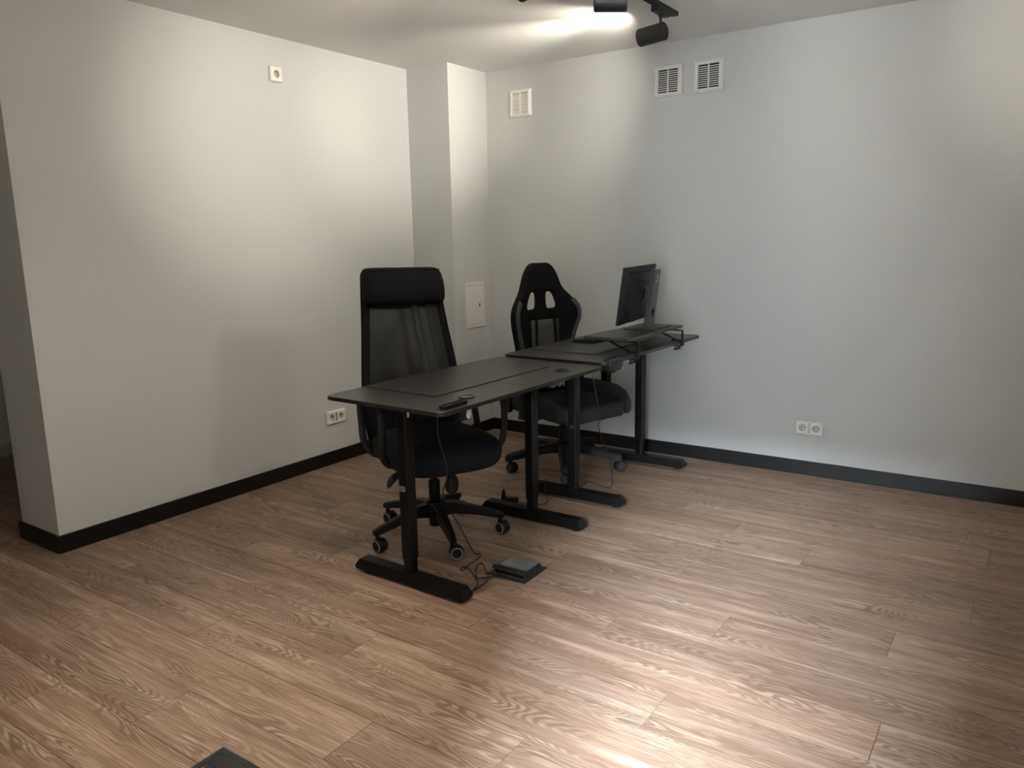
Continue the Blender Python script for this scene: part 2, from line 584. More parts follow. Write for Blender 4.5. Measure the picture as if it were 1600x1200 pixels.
t = thing('electrical_panel', 'cream metal access panel with a keyhole on the pillar side', 'panel')
t.matrix_world = face_mtx((PX, -0.187, 0.907), (1, 0, 0))
bm = bmesh.new()
frame_ring(bm, 0.206, 0.310, 0.162, 0.268, 0.0, 0.008, 0.003)
obj('frame', bm, 'panel', t)
bm = bmesh.new()
add_box(bm, (0, 0, 0.0035), (0.158, 0.264, 0.006), bevel=0.0012)
dr = obj('door', bm, 'panel', t)
bm = bmesh.new()
add_box(bm, (0, 0, 0.0005), (0.164, 0.270, 0.001))
obj('gap', bm, 'hollow', t)
bm = bmesh.new()
add_prism(bm, rrect(-0.005, 0.005, -0.012, 0.012, 0.0049, 4), 0.0062, 0.0085)
o = obj('lock', bm, 'gloss', dr)
o.location = (0.046, -0.004, 0)

# ------------------------------------------------------------------ track lights
TX = 1.905
t = thing('ceiling_track', 'black lighting track mounted along the white ceiling', 'lighting track', (TX, -0.56, H))
bm = bmesh.new()
add_box(bm, (0, -1.55, -0.009), (0.035, 3.1, 0.018), bevel=0.0015)
obj('rail', bm, 'lamp', t)
bm = bmesh.new()
add_box(bm, (0, 0.006, -0.010), (0.037, 0.014, 0.020), bevel=0.001)
obj('end_cap', bm, 'lamp', t)
bm = bmesh.new()
for sx in (-1, 1): add_box(bm, (sx * 0.008, -1.56, -0.0186), (0.003, 3.06, 0.0008))
obj('slot', bm, 'hollow', t)

def track_lamp(y, aim, label, watts, x=TX, zc=None, soft=0.012, spill=0.36, group='black cylinder spotlights on the ceiling track'):
    zc = zc if zc else H - 0.126
    t = thing('track_spotlight', label, 'spotlight', (x, y, H - 0.0192), 0, group)
    bm = bmesh.new()
    add_box(bm, (0, 0.0, -0.014), (0.034, 0.15, 0.027), bevel=0.0015)
    obj('adapter', bm, 'lamp', t)
    zl = zc - (H - 0.0192)
    d = (Vector(aim) - Vector((x, y, zc))).normalized()
    c = Vector((0, 0, zl)) + d * 0.046
    bm = bmesh.new()
    add_cyl(bm, (0, 0, -0.028), (0, 0, -0.038), 0.012, seg=16)
    add_cyl(bm, (0, 0, -0.036), (0, 0, zl + 0.036), 0.0065, seg=12)
    obj('stem', bm, 'lamp', t)
    r, L = 0.042, 0.135
    q = Vector((0, 0, 1)).rotation_difference(d).to_matrix().to_4x4()
    mt = Matrix.Translation(c) @ q
    bm = bmesh.new()
    add_lathe(bm, [(0.030, -L / 2), (r - 0.002, -L / 2), (r, -L / 2 + 0.002), (r, L / 2 - 0.001), (r - 0.001, L / 2),
                   (r - 0.005, L / 2), (r - 0.007, L / 2 - 0.012), (0.028, L / 2 - 0.03)], 40, mt)
    obj('housing', bm, 'lamp', t, ang=40)
    bm = bmesh.new()
    for k in range(-4, 5):
        w = 2 * math.sqrt(max(0.036 ** 2 - (k * 0.008) ** 2, 1e-6))
        vs = add_box(bm, (k * 0.008, 0, -L / 2 - 0.001), (0.004, w, 0.003))
        xf(bm, vs, mt)
    obj('heat_sink', bm, 'boxframe', t)
    bm = bmesh.new()
    add_lathe(bm, [(0.0001, L / 2 - 0.026), (0.030, L / 2 - 0.026), (0.030, L / 2 - 0.022), (0.0001, L / 2 - 0.020)], 24, mt)
    obj('lens', bm, 'lens', t)
    for nm, e_, cone, blend in (('track_spot_beam', watts * 1.25, 60, 1.0), ('track_spot_spill', watts * spill, 130, 0.6)):
        ld = bpy.data.lights.new(nm, 'SPOT')
        ld.energy = e_
        ld.color = WARM
        ld.spot_size = R(cone)
        ld.spot_blend = blend
        ld.shadow_soft_size = soft
        lo = bpy.data.objects.new(nm, ld)
        lo.location = c + d * (L / 2 + 0.002)
        lo.rotation_euler = d.to_track_quat('-Z', 'Y').to_euler()
        lo.parent = t
        COL.objects.link(lo)
    return t
track_lamp(-0.72, (0.0, -0.52, 2.18), 'black cylinder spotlight at the track end, round rear face toward the right', 30, spill=0.30)
track_lamp(-1.34, (4.75, 0.0, 2.15), 'black cylinder spotlight cut by the top edge, level and aimed right', 34, spill=0.2)
track_lamp(-1.79, (0.0, -1.62, 1.90), 'black cylinder spotlight of which only a dark tip shows at the top edge', 26, zc=2.291)
track_lamp(-2.75, (1.60, -3.10, 0.0), 'unseen black spotlight added at the rear of the track to brighten the floor', 30)  # added lamp out of view, lifts the left floor
track_lamp(-3.30, (2.9, -4.78, 1.75), 'unseen black spotlight added as fill, bounced off the wall behind the camera', 190, spill=0.25)  # added fill lamp out of view, its bounce raises the room's ambient light
track_lamp(-1.40, (0.0, -1.95, 0.55), 'black cylinder spotlight in the right part of the room, aimed across at the left wall', 12, x=4.2, soft=0.14, spill=0.25, group='spotlights of the right part')
# ------------------------------------------------------------------ desks
def desk(loc, rotz, L, w, h, label, feet_y, ctl='strip', sticker=None):
    """local origin on the floor under the near left-back corner: x 0..w across, y 0..L along"""
    t = thing('standing_desk', label, 'desk', loc, rotz, 'two black standing desks')
    TH = 0.0155
    half = L / 2
    for k in range(2):
        y0, y1 = (0, half - 0.0004) if k == 0 else (half + 0.0004, L)
        r = 0.035
        o_ = []
        if k == 0:
            o_ = [(0, y1)]
            for cx, cy, a0 in ((r, r, 180), (w - r, r, 270)):
                o_ += [(cx + r * math.cos(R(a0 + 90 * i / 6)), cy + r * math.sin(R(a0 + 90 * i / 6))) for i in range(7)]
            o_ += [(w, y1)]
        else:
            o_ = [(0, y0), (w, y0)]
            o_ = [(w, y0)]
            for cx, cy, a0 in ((w - r, y1 - r, 0), (r, y1 - r, 90)):
                o_ += [(cx + r * math.cos(R(a0 + 90 * i / 6)), cy + r * math.sin(R(a0 + 90 * i / 6))) for i in range(7)]
            o_ += [(0, y0)]
        bm = bmesh.new()
        add_prism(bm, o_, h - TH, h, bevel=0.0008, seg=1)
        tp = obj('tabletop_panel', bm, 'top', t, ang=30)
        # dark edge band around the outside
        bm = bmesh.new()
        n = len(o_)
        band = []
        pts_ = o_ if k == 0 else o_
        rings = [[], [], [], []]
        for i in range(n):
            p = Vector((*pts_[i], 0))
            a = Vector((*pts_[max(i - 1, 0)], 0)); b = Vector((*pts_[min(i + 1, n - 1)], 0))
            tg = (b - a).normalized()
            nn = Vector((tg.y, -tg.x, 0))
            band.append((p, nn))
        secs = []
        for p, nn in band:
            secs.append([p + nn * 0.0 + Vector((0, 0, h - TH + 0.0008)), p + nn * 0.0008 + Vector((0, 0, h - TH + 0.001)),
                         p + nn * 0.0008 + Vector((0, 0, h - 0.0010)), p + nn * 0.0 + Vector((0, 0, h - 0.0008))])
        add_loft(bm, secs)
        obj('edge_band', bm, 'edge', tp)
    xc = w / 2
    cols = []
    for fy in feet_y:
        # foot: long bar with sloped ends
        bm = bmesh.new()
        fl, fw, z0, z1 = 0.578, 0.068, 0.012, 0.056
        sec = [(-fl / 2 + 0.004, z0), (fl / 2 - 0.004, z0), (fl / 2, z0 + 0.014), (fl / 2 - 0.022, z1), (-fl / 2 + 0.022, z1), (-fl / 2, z0 + 0.014)]
        rr = [[Vector((xc + x, fy + sy * fw / 2 * (0.80 if z == z1 else 1.0), z)) for x, z in sec] for sy in (-1, 1)]
        add_loft(bm, rr)
        bmesh.ops.bevel(bm, geom=bm.edges[:], offset=0.0018, segments=2, affect='EDGES')
        ft = obj('foot', bm, 'satin', t, ang=25)
        for sx in (-1, 1):
            bm = bmesh.new()
            add_lathe(bm, [(0.017, 0.0), (0.019, 0.003), (0.018, 0.008), (0.006, 0.010), (0.006, 0.014)], 18, Matrix.Translation((xc + sx * (fl / 2 - 0.045), fy, 0)))
            obj('levelling_pad', bm, 'black', ft)
        # telescopic column: slim inner tube below, wider outer tube above
        bm = bmesh.new()
        add_prism(bm, rrect(xc - 0.021, xc + 0.021, fy - 0.021, fy + 0.021, 0.006, 3), z1 - 0.002, 0.135)
        obj('inner_column', bm, 'satin', t)
        bm = bmesh.new()
        add_prism(bm, rrect(xc - 0.0245, xc + 0.0245, fy - 0.0245, fy + 0.0245, 0.006, 3), 0.112, h - TH - 0.038, bevel=0.001)
        # shallow groove lines of the extrusion
        obj('outer_column', bm, 'satin', t)
        bm = bmesh.new()
        add_box(bm, (xc, fy, h - TH - 0.0195), (0.05, 0.055, 0.038), bevel=0.002)
        add_box(bm, (xc, fy, h - TH - 0.0045), (w - 0.10, 0.045, 0.008), bevel=0.001)
        obj('top_bracket', bm, 'satin', t)
    y0, y1 = feet_y
    for dx in (-0.045, 0.045):
        bm = bmesh.new()
        add_box(bm, (xc + dx, (y0 + y1) / 2, h - TH - 0.023), (0.025, y1 - y0, 0.028), bevel=0.002)
        obj('crossbar', bm, 'satin', t)
    bm = bmesh.new()
    add_box(bm, (xc + 0.10, (y0 + y1) / 2 - 0.22, h - TH - 0.017), (0.09, 0.22, 0.033), bevel=0.004)
    obj('control_box', bm, 'black', t)
    return t

D1 = (1.2545, -2.389, 0)
desk1 = desk(D1, R(-1.5), 1.150, 0.604, 0.760, 'black standing desk nearest the camera, with a mesh chair tucked under it', (0.128, 0.985))
D2 = (1.300, -1.236, 0)
desk2 = desk(D2, R(-0.7), 1.165, 0.592, 0.772, 'black standing desk by the back wall, carrying the monitor shelf', (0.205, 0.985))

# label plates and handsets belong to their desk
def plate_on(parent, pos, w_, h_, normal, m, name='sticker'):
    bm = bmesh.new()
    add_prism(bm, rrect(-w_ / 2, w_ / 2, -h_ / 2, h_ / 2, min(w_, h_) * 0.2, 3), 0, 0.0006)
    o = obj(name, bm, m, parent)
    o.matrix_local = face_mtx(pos, normal)
    return o
s = plate_on(desk1, (0.302 + 0.0246, 0.128 - 0.004, 0.700), 0.010, 0.024, (1, 0, 0), 'label')
s = plate_on(desk1, (0.302 - 0.003, 0.128 - 0.0246, 0.404), 0.030, 0.022, (0, -1, 0), 'greyprint', 'rating_label')
bm = bmesh.new()
for k in range(7):
    add_box(bm, (-0.011 + 0.0035 * k, 0.000, 0.0008), (0.0012 + 0.0008 * (k % 3), 0.012, 0.0004))
o = obj('label_print', bm, 'edge', s)
text_mesh('label_print', 'JSDJ', 0.012, 'edge', s, Matrix.Translation((0, 0.0, 0.0008)), 0.0002)
bpy.data.objects.remove(o)
s = plate_on(desk2, (0.296 + 0.000, 0.205 - 0.0246, 0.392), 0.030, 0.022, (0, -1, 0), 'edge', 'rating_label')
text_mesh('label_print', 'LSJ', 0.017, 'greyprint', s, Matrix.Translation((0, 0.0, 0.0008)), 0.0002)

def handset(parent, x, y, z, n):
    bm = bmesh.new()
    mt = Matrix.Translation((x, y, z))
    add_prism(bm, rrect(-0.016, 0.016, -0.067, 0.067, 0.010, 5), 0.0, 0.013, bevel=0.003, mtx=mt)
    hs = obj('handset', bm, 'black', parent)
    for k in range(n):
        bm = bmesh.new()
        add_box(bm, (x - 0.001, y - 0.050 + 0.100 * k / (n - 1), z + 0.0135), (0.014, 0.010, 0.002), bevel=0.0006, seg=1)
        obj('button', bm, 'hollow', hs)
    return hs
handset(desk1, 0.566, 0.110, 0.7603, 7)
handset(desk2, 0.585, 0.075, 0.7723, 5)
# desk 2 handset bracket hanging over the front edge
bm = bmesh.new()
add_box(bm, (0.598, 0.075, 0.752), (0.022, 0.128, 0.036), bevel=0.004)
add_box(bm, (0.575, 0.09, 0.738), (0.06, 0.10, 0.030), bevel=0.004)
add_cyl(bm, (0.585, 0.075, 0.725), (0.585, 0.075, 0.715), 0.014, seg=16)
obj('handset_bracket', bm, 'black', desk2)
bm = bmesh.new()
add_cyl(bm, (0.604, 0.135, 0.748), (0.604, 0.135, 0.722), 0.005, seg=12)
obj('bracket_screw', bm, 'ring', desk2)

# hook plate with a white round sticker below the front edge of desk 1
bm = bmesh.new()
mt = Matrix(((0, 0, 1, 0), (1, 0, 0, 0), (0, 1, 0, 0), (0, 0, 0, 1)))
add_prism(bm, rrect(-0.045, 0.026, -0.020, 0.020, 0.018, 6), -0.010, 0.010, bevel=0.002, mtx=Matrix.Translation((0.575, 0.158, 0.722)) @ mt)
hk = obj('hook_bracket', bm, 'black', desk1)
bm = bmesh.new()
add_prism(bm, rrect(-0.012, 0.012, -0.0165, 0.0165, 0.0118, 6), 0.0102, 0.0112, mtx=Matrix.Translation((0.575, 0.170, 0.722)) @ mt)
ws = obj('round_sticker', bm, 'label', hk)
bm = bmesh.new()
add_tube(bm, [Vector((0.5868, 0.171 + 0.006 * math.cos(a), 0.722 + 0.008 * math.sin(a))) for a in [R(60 + 24 * k) for k in range(11)]], 0.0012, 6)
obj('sticker_mark', bm, 'greyprint', ws)

def grommet(parent, x, y, z, m):
    bm = bmesh.new()
    mt = Matrix.Translation((x, y, z))
    add_lathe(bm, [(0.024, 0.0), (0.033, 0.0), (0.034, 0.002), (0.032, 0.0048), (0.027, 0.0052), (0.0255, 0.004)], 32, mt)
    rg = obj('cable_grommet', bm, 'gloss', parent)
    bm = bmesh.new()
    add_lathe(bm, [(0.0001, 0.0002), (0.0245, 0.0002), (0.0245, 0.0034), (0.0001, 0.0036)], 32, mt)
    obj('grommet_cap', bm, m, rg)
grommet(desk1, 0.507, 0.258, 0.7602, 'top')
grommet(desk1, 0.507, 0.936, 0.7602, 'black')

def desk_mat(loc, rotz, w, L, label):
    t = thing('desk_mat', label, 'desk mat', loc, rotz, 'black desk mats')
    bm = bmesh.new()
    add_prism(bm, rrect(0.0012, w - 0.0012, 0.0012, L - 0.0012, 0.012, 5), 0.0002, 0.0026)
    obj('pad', bm, 'mat', t)
    bm = bmesh.new()
    o_ = rrect(0.001, w - 0.001, 0.001, L - 0.001, 0.012, 5)
    add_tube(bm, [(x, y, 0.0015) for x, y in o_] + [(o_[0][0], o_[0][1], 0.0015)], 0.0014, 6, up=(0, 0, 1))
    obj('stitched_edge', bm, 'matedge', t)
    return t
desk_mat((1.262, -2.184, 0.7605), R(-1.5), 0.395, 0.80, 'black desk mat flat on the nearer desk')
desk_mat((1.335, -1.040, 0.7725), R(-0.7), 0.395, 0.76, 'black desk mat under the keyboard on the far desk')

# keyboard on the far desk
t = thing('keyboard', 'slim black keyboard half under the monitor shelf', 'keyboard', (1.395, -0.70, 0.7755), R(-4))
bm = bmesh.new()
rr = [[Vector((x, y, z)) for x, z in ((0.0, 0.0), (0.14, 0.0), (0.14, 0.021), (0.12, 0.021), (0.0, 0.010))] for y in (0.0, 0.36)]
add_loft(bm, rr)
bmesh.ops.bevel(bm, geom=bm.edges[:], offset=0.0015, segments=1, affect='EDGES')
kb = obj('case', bm, 'black', t)
bm = bmesh.new()
for r_ in range(5):
    for c_ in range(17):
        add_box(bm, (0.014 + 0.0222 * r_, 0.016 + 0.0205 * c_, 0.0135 + 0.00205 * r_), (0.018, 0.0175, 0.004))
k_ = obj('keys', bm, 'boxframe', t, smooth=False)
k_['kind'] = 'stuff'

# ------------------------------------------------------------------ monitor shelf clamped to the far desk
SZ = 0.836
t = thing('monitor_shelf', 'black clamp-on monitor shelf raised over the far desk', 'shelf', (1.620, -0.970, 0.0), R(-0.7))
bm = bmesh.new()
add_prism(bm, rrect(0.0, 0.250, 0.0, 0.685, 0.004, 3), SZ, SZ + 0.015, bevel=0.001)
obj('board', bm, 'top', t)
for k, y in enumerate((0.045, 0.600)):
    bm = bmesh.new()
    add_box(bm, (0.19, y, SZ - 0.004), (0.12, 0.028, 0.006), bevel=0.001)
    obj('mounting_plate', bm, 'satin', t)
    bm = bmesh.new()
    add_tube(bm, [(0.2845, y, SZ - 0.006), (0.2845, y, 0.745)], 0.006, 10, flat=(0.004, 0.009), up=(1, 0, 0))
    add_tube(bm, [(0.18, y, SZ - 0.006), (0.2845, y, SZ - 0.006)], 0.005, 10, flat=(0.004, 0.009), up=(0, 0, 1))
    obj('front_post', bm, 'satin', t)
    bm = bmesh.new()
    add_tube(bm, [(0.105, y - 0.005, SZ - 0.004), (0.13, y - 0.005, SZ - 0.008), (0.230, y - 0.005, 0.786), (0.246, y - 0.005, 0.7825)], 0.006, 10, flat=(0.004, 0.009), smooth=3, up=(0.5, 0, 1))
    obj('diagonal_strut', bm, 'satin', t)
    bm = bmesh.new()
    add_box(bm, (0.256, y, 0.7770), (0.056, 0.046, 0.006), bevel=0.001)
    add_box(bm, (0.2840, y, 0.762), (0.005, 0.046, 0.034), bevel=0.001)
    add_box(bm, (0.262, y, 0.7445), (0.044, 0.046, 0.004), bevel=0.001)
    cl = obj('clamp', bm, 'satin', t)
    for dy in (-0.022, 0.022):
        bm = bmesh.new()
        add_lathe(bm, [(0.004, 0.745), (0.004, 0.734), (0.006, 0.732), (0.013, 0.729), (0.013, 0.725), (0.004, 0.723)], 12, Matrix.Translation((0.255, y + dy, 0)))
        obj('clamp_knob', bm, 'black', cl)

# monitor
t = thing('monitor', 'black flat monitor seen from behind on a grey stand, standing on the shelf', 'monitor', (1.765, -0.500, SZ + 0.0152), 0)
bm = bmesh.new()
add_prism(bm, rrect(-0.088, 0.080, -0.135, 0.125, 0.006, 3), 0.0, 0.008, bevel=0.0015)
obj('stand_base', bm, 'stand', t)
tilt = R(7.5)
def postx(z): return -0.010 + z * math.tan(tilt)
bm = bmesh.new()
PH = 0.318
rings = []
for z in (0.006, PH):
    hw = 0.047 if z < 0.1 else 0.037
    x = postx(z)
    rings.append([Vector((x - 0.012, 0.020 - hw, z)), Vector((x + 0.012, 0.020 - hw, z)), Vector((x + 0.012, 0.020 + hw, z)), Vector((x - 0.012, 0.020 + hw, z))])
add_loft(bm, rings)
bmesh.ops.bevel(bm, geom=bm.edges[:], offset=0.002, segments=2, affect='EDGES')
post = obj('stand_post', bm, 'stand', t)
def on_post(z, dy): return Vector((postx(z) + 0.0124, 0.020 + dy, z))
pm = Matrix.Rotation(R(90), 4, 'Y')
bm = bmesh.new()
add_lathe(bm, [(0.0001, 0), (0.019, 0), (0.019, 0.0010), (0.0001, 0.0010)], 24, Matrix.Translation(on_post(0.085, 0.002)) @ Matrix.Rotation(tilt, 4, 'Y') @ pm @ Matrix.Diagonal((1.2, 1, 1, 1)))
obj('cable_hole', bm, 'hollow', post)
bm = bmesh.new()
add_prism(bm, [(-0.012, -0.022), (0.012, -0.022), (0.012, 0.006), (0.0, 0.026), (-0.012, 0.006)], 0, 0.0006,
          mtx=Matrix.Translation(on_post(0.268, 0.008)) @ Matrix.Rotation(tilt, 4, 'Y') @ Matrix(((0, 0, 1, 0), (1, 0, 0, 0), (0, 1, 0, 0), (0, 0, 0, 1))))
es = obj('energy_sticker', bm, 'ring', post)
bm = bmesh.new()
add_lathe(bm, [(0.0001, 0), (0.006, 0), (0.006, 0.0005), (0.0001, 0.0005)], 16, Matrix.Translation(on_post(0.264, 0.008) + Vector((0.0006, 0, 0))) @ Matrix.Rotation(tilt, 4, 'Y') @ pm)
obj('sticker_emblem', bm, 'edge', es)
# panel: local frame rotated by 8 deg about z, tilted like the post
PC = Vector((-0.056, -0.034, 0.190))
pr = Matrix.Translation(PC) @ Matrix.Rotation(R(8.5), 4, 'Z') @ Matrix.Rotation(tilt, 4, 'Y')
def panel_part(name, build, m, parent=t):
    bm = bmesh.new()
    build(bm)
    o = obj(name, bm, m, parent)
    o.matrix_local = pr if parent is t else Matrix.Identity(4)
    return o
PWD, PHT = 0.572, 0.300
def b1(bm): add_box(bm, (0.0, 0, 0), (0.016, PWD, PHT), bevel=0.003)
hous = panel_part('panel_housing', b1, 'monitor')
def b2(bm):
    r0 = [Vector((0.006, y, z)) for y, z in ((-0.205, -0.125), (0.205, -0.125), (0.205, 0.125), (-0.205, 0.125))]
    r1 = [Vector((0.024, y, z)) for y, z in ((-0.150, -0.095), (0.150, -0.095), (0.150, 0.085), (-0.150, 0.085))]
    r2 = [Vector((0.027, y, z)) for y, z in ((-0.142, -0.088), (0.142, -0.088), (0.142, 0.078), (-0.142, 0.078))]
    add_loft(bm, [r0, r1, r2])
bk = panel_part('rear_bulge', b2, 'monitor', hous)
def b3(bm): add_box(bm, (-0.0083, 0, 0.004), (0.0008, PWD - 0.014, PHT - 0.026))
panel_part('screen', b3, 'screen', hous)
def b4(bm): add_box(bm, (0.016, 0.02, -0.113), (0.020, 0.330, 0.060), bevel=0.002)
panel_part('port_cover', b4, 'monitor', hous)
def b5(bm): add_box(bm, (0.0125, 0, 0.118), (0.010, 0.44, 0.004))
panel_part('vent_slot', b5, 'hollow', hous)
bm = bmesh.new()
rings = []
for x, hy, hz, zz in ((0.024, 0.045, 0.045, 0.0), (0.032, 0.045, 0.045, 0.0), (0.042, 0.028, 0.026, 0.002), (0.072, 0.028, 0.018, 0.004)):
    rings.append([Vector((x, 0.045 + sy * hy, zz + sz * hz)) for sy, sz in ((-1, -1), (1, -1), (1, 1), (-1, 1))])
add_loft(bm, rings)
o = obj('mount_arm', bm, 'black', t)
o.matrix_local = pr
bm = bmesh.new()
add_cyl(bm, (0.0268, 0.03, -0.066), (0.0276, 0.03, -0.066), 0.006, seg=14)
o = obj('lock_slot', bm, 'hollow', hous)

# ------------------------------------------------------------------ casters
def caster(parent, pos, ang, ring=True):
    """pos = foot of the stem on the base arm (local), ang = heading of the wheel axle"""
    r = 0.030
    a = Vector((math.cos(ang), math.sin(ang), 0))
    f = Vector((-a.y, a.x, 0))
    c = Vector((pos[0], pos[1], r)) + f * 0.014
    bm = bmesh.new()
    add_cyl(bm, (pos[0], pos[1], 0.058), pos, 0.0075, seg=12)
    # hood over the wheels
    rings = []
    for k in range(9):
        th = R(200 - 25 * k)
        p = c + f * (-math.cos(th)) * (r + 0.003) + Vector((0, 0, math.sin(th) * (r + 0.003)))
        q = c + f * (-math.cos(th)) * (r - 0.008) + Vector((0, 0, math.sin(th) * (r - 0.008)))
        rings.append([p - a * 0.007, p + a * 0.007, q + a * 0.007, q - a * 0.007])
    add_loft(bm, rings)
    add_cyl(bm, (pos[0], pos[1], 0.052), (pos[0], pos[1], 0.066), 0.011, seg=14)
    cs = obj('caster', bm, 'black', parent)
    for s_ in (-1, 1):
        rot = Vector((0, 0, 1)).rotation_difference(a * s_).to_matrix().to_4x4()
        mt = Matrix.Translation(c) @ rot
        bm = bmesh.new()
        add_lathe(bm, [(0.012, 0.004), (r - 0.001, 0.004), (r, 0.006), (r, 0.020), (r - 0.003, 0.0235), (r - 0.006, 0.0245), (0.0001, 0.0245)], 28, mt)
        obj('wheel', bm, 'rubber', cs, ang=50)
        if ring:
            bm = bmesh.new()
            rings = []
            for k in range(29):
                u = 2 * PI * k / 28
                rings.append([mt @ Vector((rr_ * math.cos(u), rr_ * math.sin(u), z)) for rr_, z in ((0.0215, 0.0235), (0.0265, 0.0225), (0.0258, 0.0256), (0.0222, 0.0262))])
            add_loft(bm, rings, cap=False)
            obj('wheel_trim', bm, 'ring', cs)
        else:
            bm = bmesh.new()
            add_lathe(bm, [(0.0001, 0.0244), (0.006, 0.0244), (0.006, 0.0268), (0.0001, 0.0272)], 14, mt)
            for k in range(5):
                u = 2 * PI * k / 5
                vs = add_box(bm, (0.0125, 0, 0.0255), (0.016, 0.0065, 0.0016))
                xf(bm, vs, mt @ Matrix.Rotation(u, 4, 'Z'))
            rings = []
            for k in range(29):
                u = 2 * PI * k / 28
                rings.append([mt @ Vector((rr_ * math.cos(u), rr_ * math.sin(u), z)) for rr_, z in ((0.019, 0.0242), (0.0235, 0.0242), (0.0232, 0.0264), (0.0192, 0.0264))])
            add_loft(bm, rings, cap=False)
            obj('wheel_cover', bm, 'spoke', cs)
    return cs

def superring(cx, cy, z, a, b, n=3.0, seg=40, fx=None):
    out = []
    for k in range(seg):
        t_ = 2 * PI * k / seg
        c, s_ = math.cos(t_), math.sin(t_)
        x = a * math.copysign(abs(c) ** (2 / n), c)
        y = b * math.copysign(abs(s_) ** (2 / n), s_)
        zz = z
        if fx: x, y, zz = fx(x, y, z)
        out.append(Vector((cx + x, cy + y, zz)))
    return out

# ------------------------------------------------------------------ mesh office chair
PHI1 = R(-28)
oc = thing('office_chair', 'black high-back mesh office chair with a padded headrest, at the nearer desk', 'chair', (1.300, -1.806, 0), PHI1)
bm = bmesh.new()
add_lathe(bm, [(0.026, 0.048), (0.030, 0.052), (0.030, 0.088), (0.050, 0.094), (0.054, 0.105), (0.052, 0.150), (0.046, 0.166), (0.034, 0.172), (0.029, 0.176)], 28)
obj('base_hub', bm, 'black', oc)
for k in range(5):
    wa = R(36 + 72 * k) - PHI1
    d = Vector((math.cos(wa), math.sin(wa), 0))
    n = Vector((-d.y, d.x, 0))
    bm = bmesh.new()
    rings = []
    for rr_, zt, zb, hw in ((0.035, 0.163, 0.098, 0.026), (0.10, 0.158, 0.108, 0.023), (0.20, 0.133, 0.096, 0.019), (0.29, 0.108, 0.078, 0.0155), (0.318, 0.098, 0.075, 0.013)):
        p = d * rr_
        rings.append([p + n * hw + Vector((0, 0, zb)), p + n * hw + Vector((0, 0, zt - 0.006)), p + n * (hw - 0.006) + Vector((0, 0, zt)),
                      p - n * (hw - 0.006) + Vector((0, 0, zt)), p - n * hw + Vector((0, 0, zt - 0.006)), p - n * hw + Vector((0, 0, zb))])
    add_loft(bm, rings)
    arm = obj('base_arm', bm, 'black', oc, ang=40)
    p = d * 0.300
    # swivel direction of each caster, in world, turned into the chair's frame
    axle = R([-97, -80, -97, -97, -45][k]) - PHI1
    caster(oc, (p.x, p.y, 0.080), axle)
bm = bmesh.new()
add_lathe(bm, [(0.0265, 0.170), (0.0265, 0.262), (0.024, 0.266), (0.0145, 0.267), (0.0145, 0.330)], 28)
obj('gas_lift', bm, 'satin', oc)
bm = bmesh.new()
add_box(bm, (-0.02, 0, 0.340), (0.26, 0.15, 0.050), bevel=0.012, seg=3)
add_lathe(bm, [(0.030, 0.295), (0.044, 0.318), (0.044, 0.335)], 20)
obj('tilt_mechanism', bm, 'black', oc)
bm = bmesh.new()
mt = Matrix.Translation((0.110, 0.045, 0.318)) @ Matrix.Rotation(R(8), 4, 'Y')
add_lathe(bm, [(0.0001, -0.098), (0.016, -0.095), (0.027, -0.082), (0.031, -0.062), (0.030, -0.040), (0.025, -0.022), (0.018, -0.012), (0.014, 0.0)], 28, mt)
obj('tension_knob', bm, 'gseat', oc)
bm = bmesh.new()
add_tube(bm, [(0.0, -0.05, 0.340), (-0.01, -0.11, 0.328), (-0.02, -0.17, 0.306)], 0.006, 8, smooth=3)
rings = [superring(-0.020, y, z, a, b_, 2.4, 16) for y, z, a, b_ in ((0, 0, .001, .001),)]
bm2 = bm
rr = []
for y, z, hx, hz in ((-0.150, 0.318, 0.010, 0.008), (-0.165, 0.310, 0.024, 0.013), (-0.190, 0.294, 0.030, 0.018), (-0.208, 0.276, 0.028, 0.017), (-0.216, 0.262, 0.014, 0.008)):
    rr.append([Vector((-0.02 + hx * math.cos(u), y, z + hz * math.sin(u))) for u in [2 * PI * i / 14 for i in range(14)]])
add_loft(bm, rr)
obj('tilt_lever', bm, 'gseat', oc)
bm = bmesh.new()
add_tube(bm, [(0.05, 0.06, 0.348), (0.06, 0.17, 0.352), (0.065, 0.235, 0.356)], 0.008, 8, smooth=3)
add_tube(bm, [(0.065, 0.230, 0.356), (0.068, 0.300, 0.362)], 0.0035, 8)
obj('height_lever', bm, 'black', oc)

# seat: lofted cushion with a waterfall front
def seat_bend(x, y, z):
    drop = 0.0
    if x > 0.10: drop = -0.55 * (x - 0.10) ** 1.6
    if x < -0.14: drop = 0.10 * (-0.14 - x)
    return x, y, z + drop - 0.10 * y * y * (1 if z > 0.44 else 0)
bm = bmesh.new()
rings = []
for z, g in ((0.385, 0.86), (0.392, 0.94), (0.410, 0.985), (0.440, 1.0), (0.462, 0.985), (0.476, 0.94), (0.484, 0.84), (0.488, 0.62), (0.489, 0.30)):
    rings.append(superring(0.045, 0, z, 0.255 * g, 0.262 * g, 3.8, 56, lambda x, y, zz: seat_bend(x, y, zz)))
add_loft(bm, rings)
obj('seat', bm, 'seatfab', oc, ang=80)
bm = bmesh.new()
rings = [superring(0.0, 0, z, a, b_, 3.2, 40, seat_bend) for z, a, b_ in ((0.362, 0.19, 0.19), (0.366, 0.215, 0.22), (0.392, 0.232, 0.236))]
add_loft(bm, rings)
obj('seat_shell', bm, 'black', oc, ang=60)

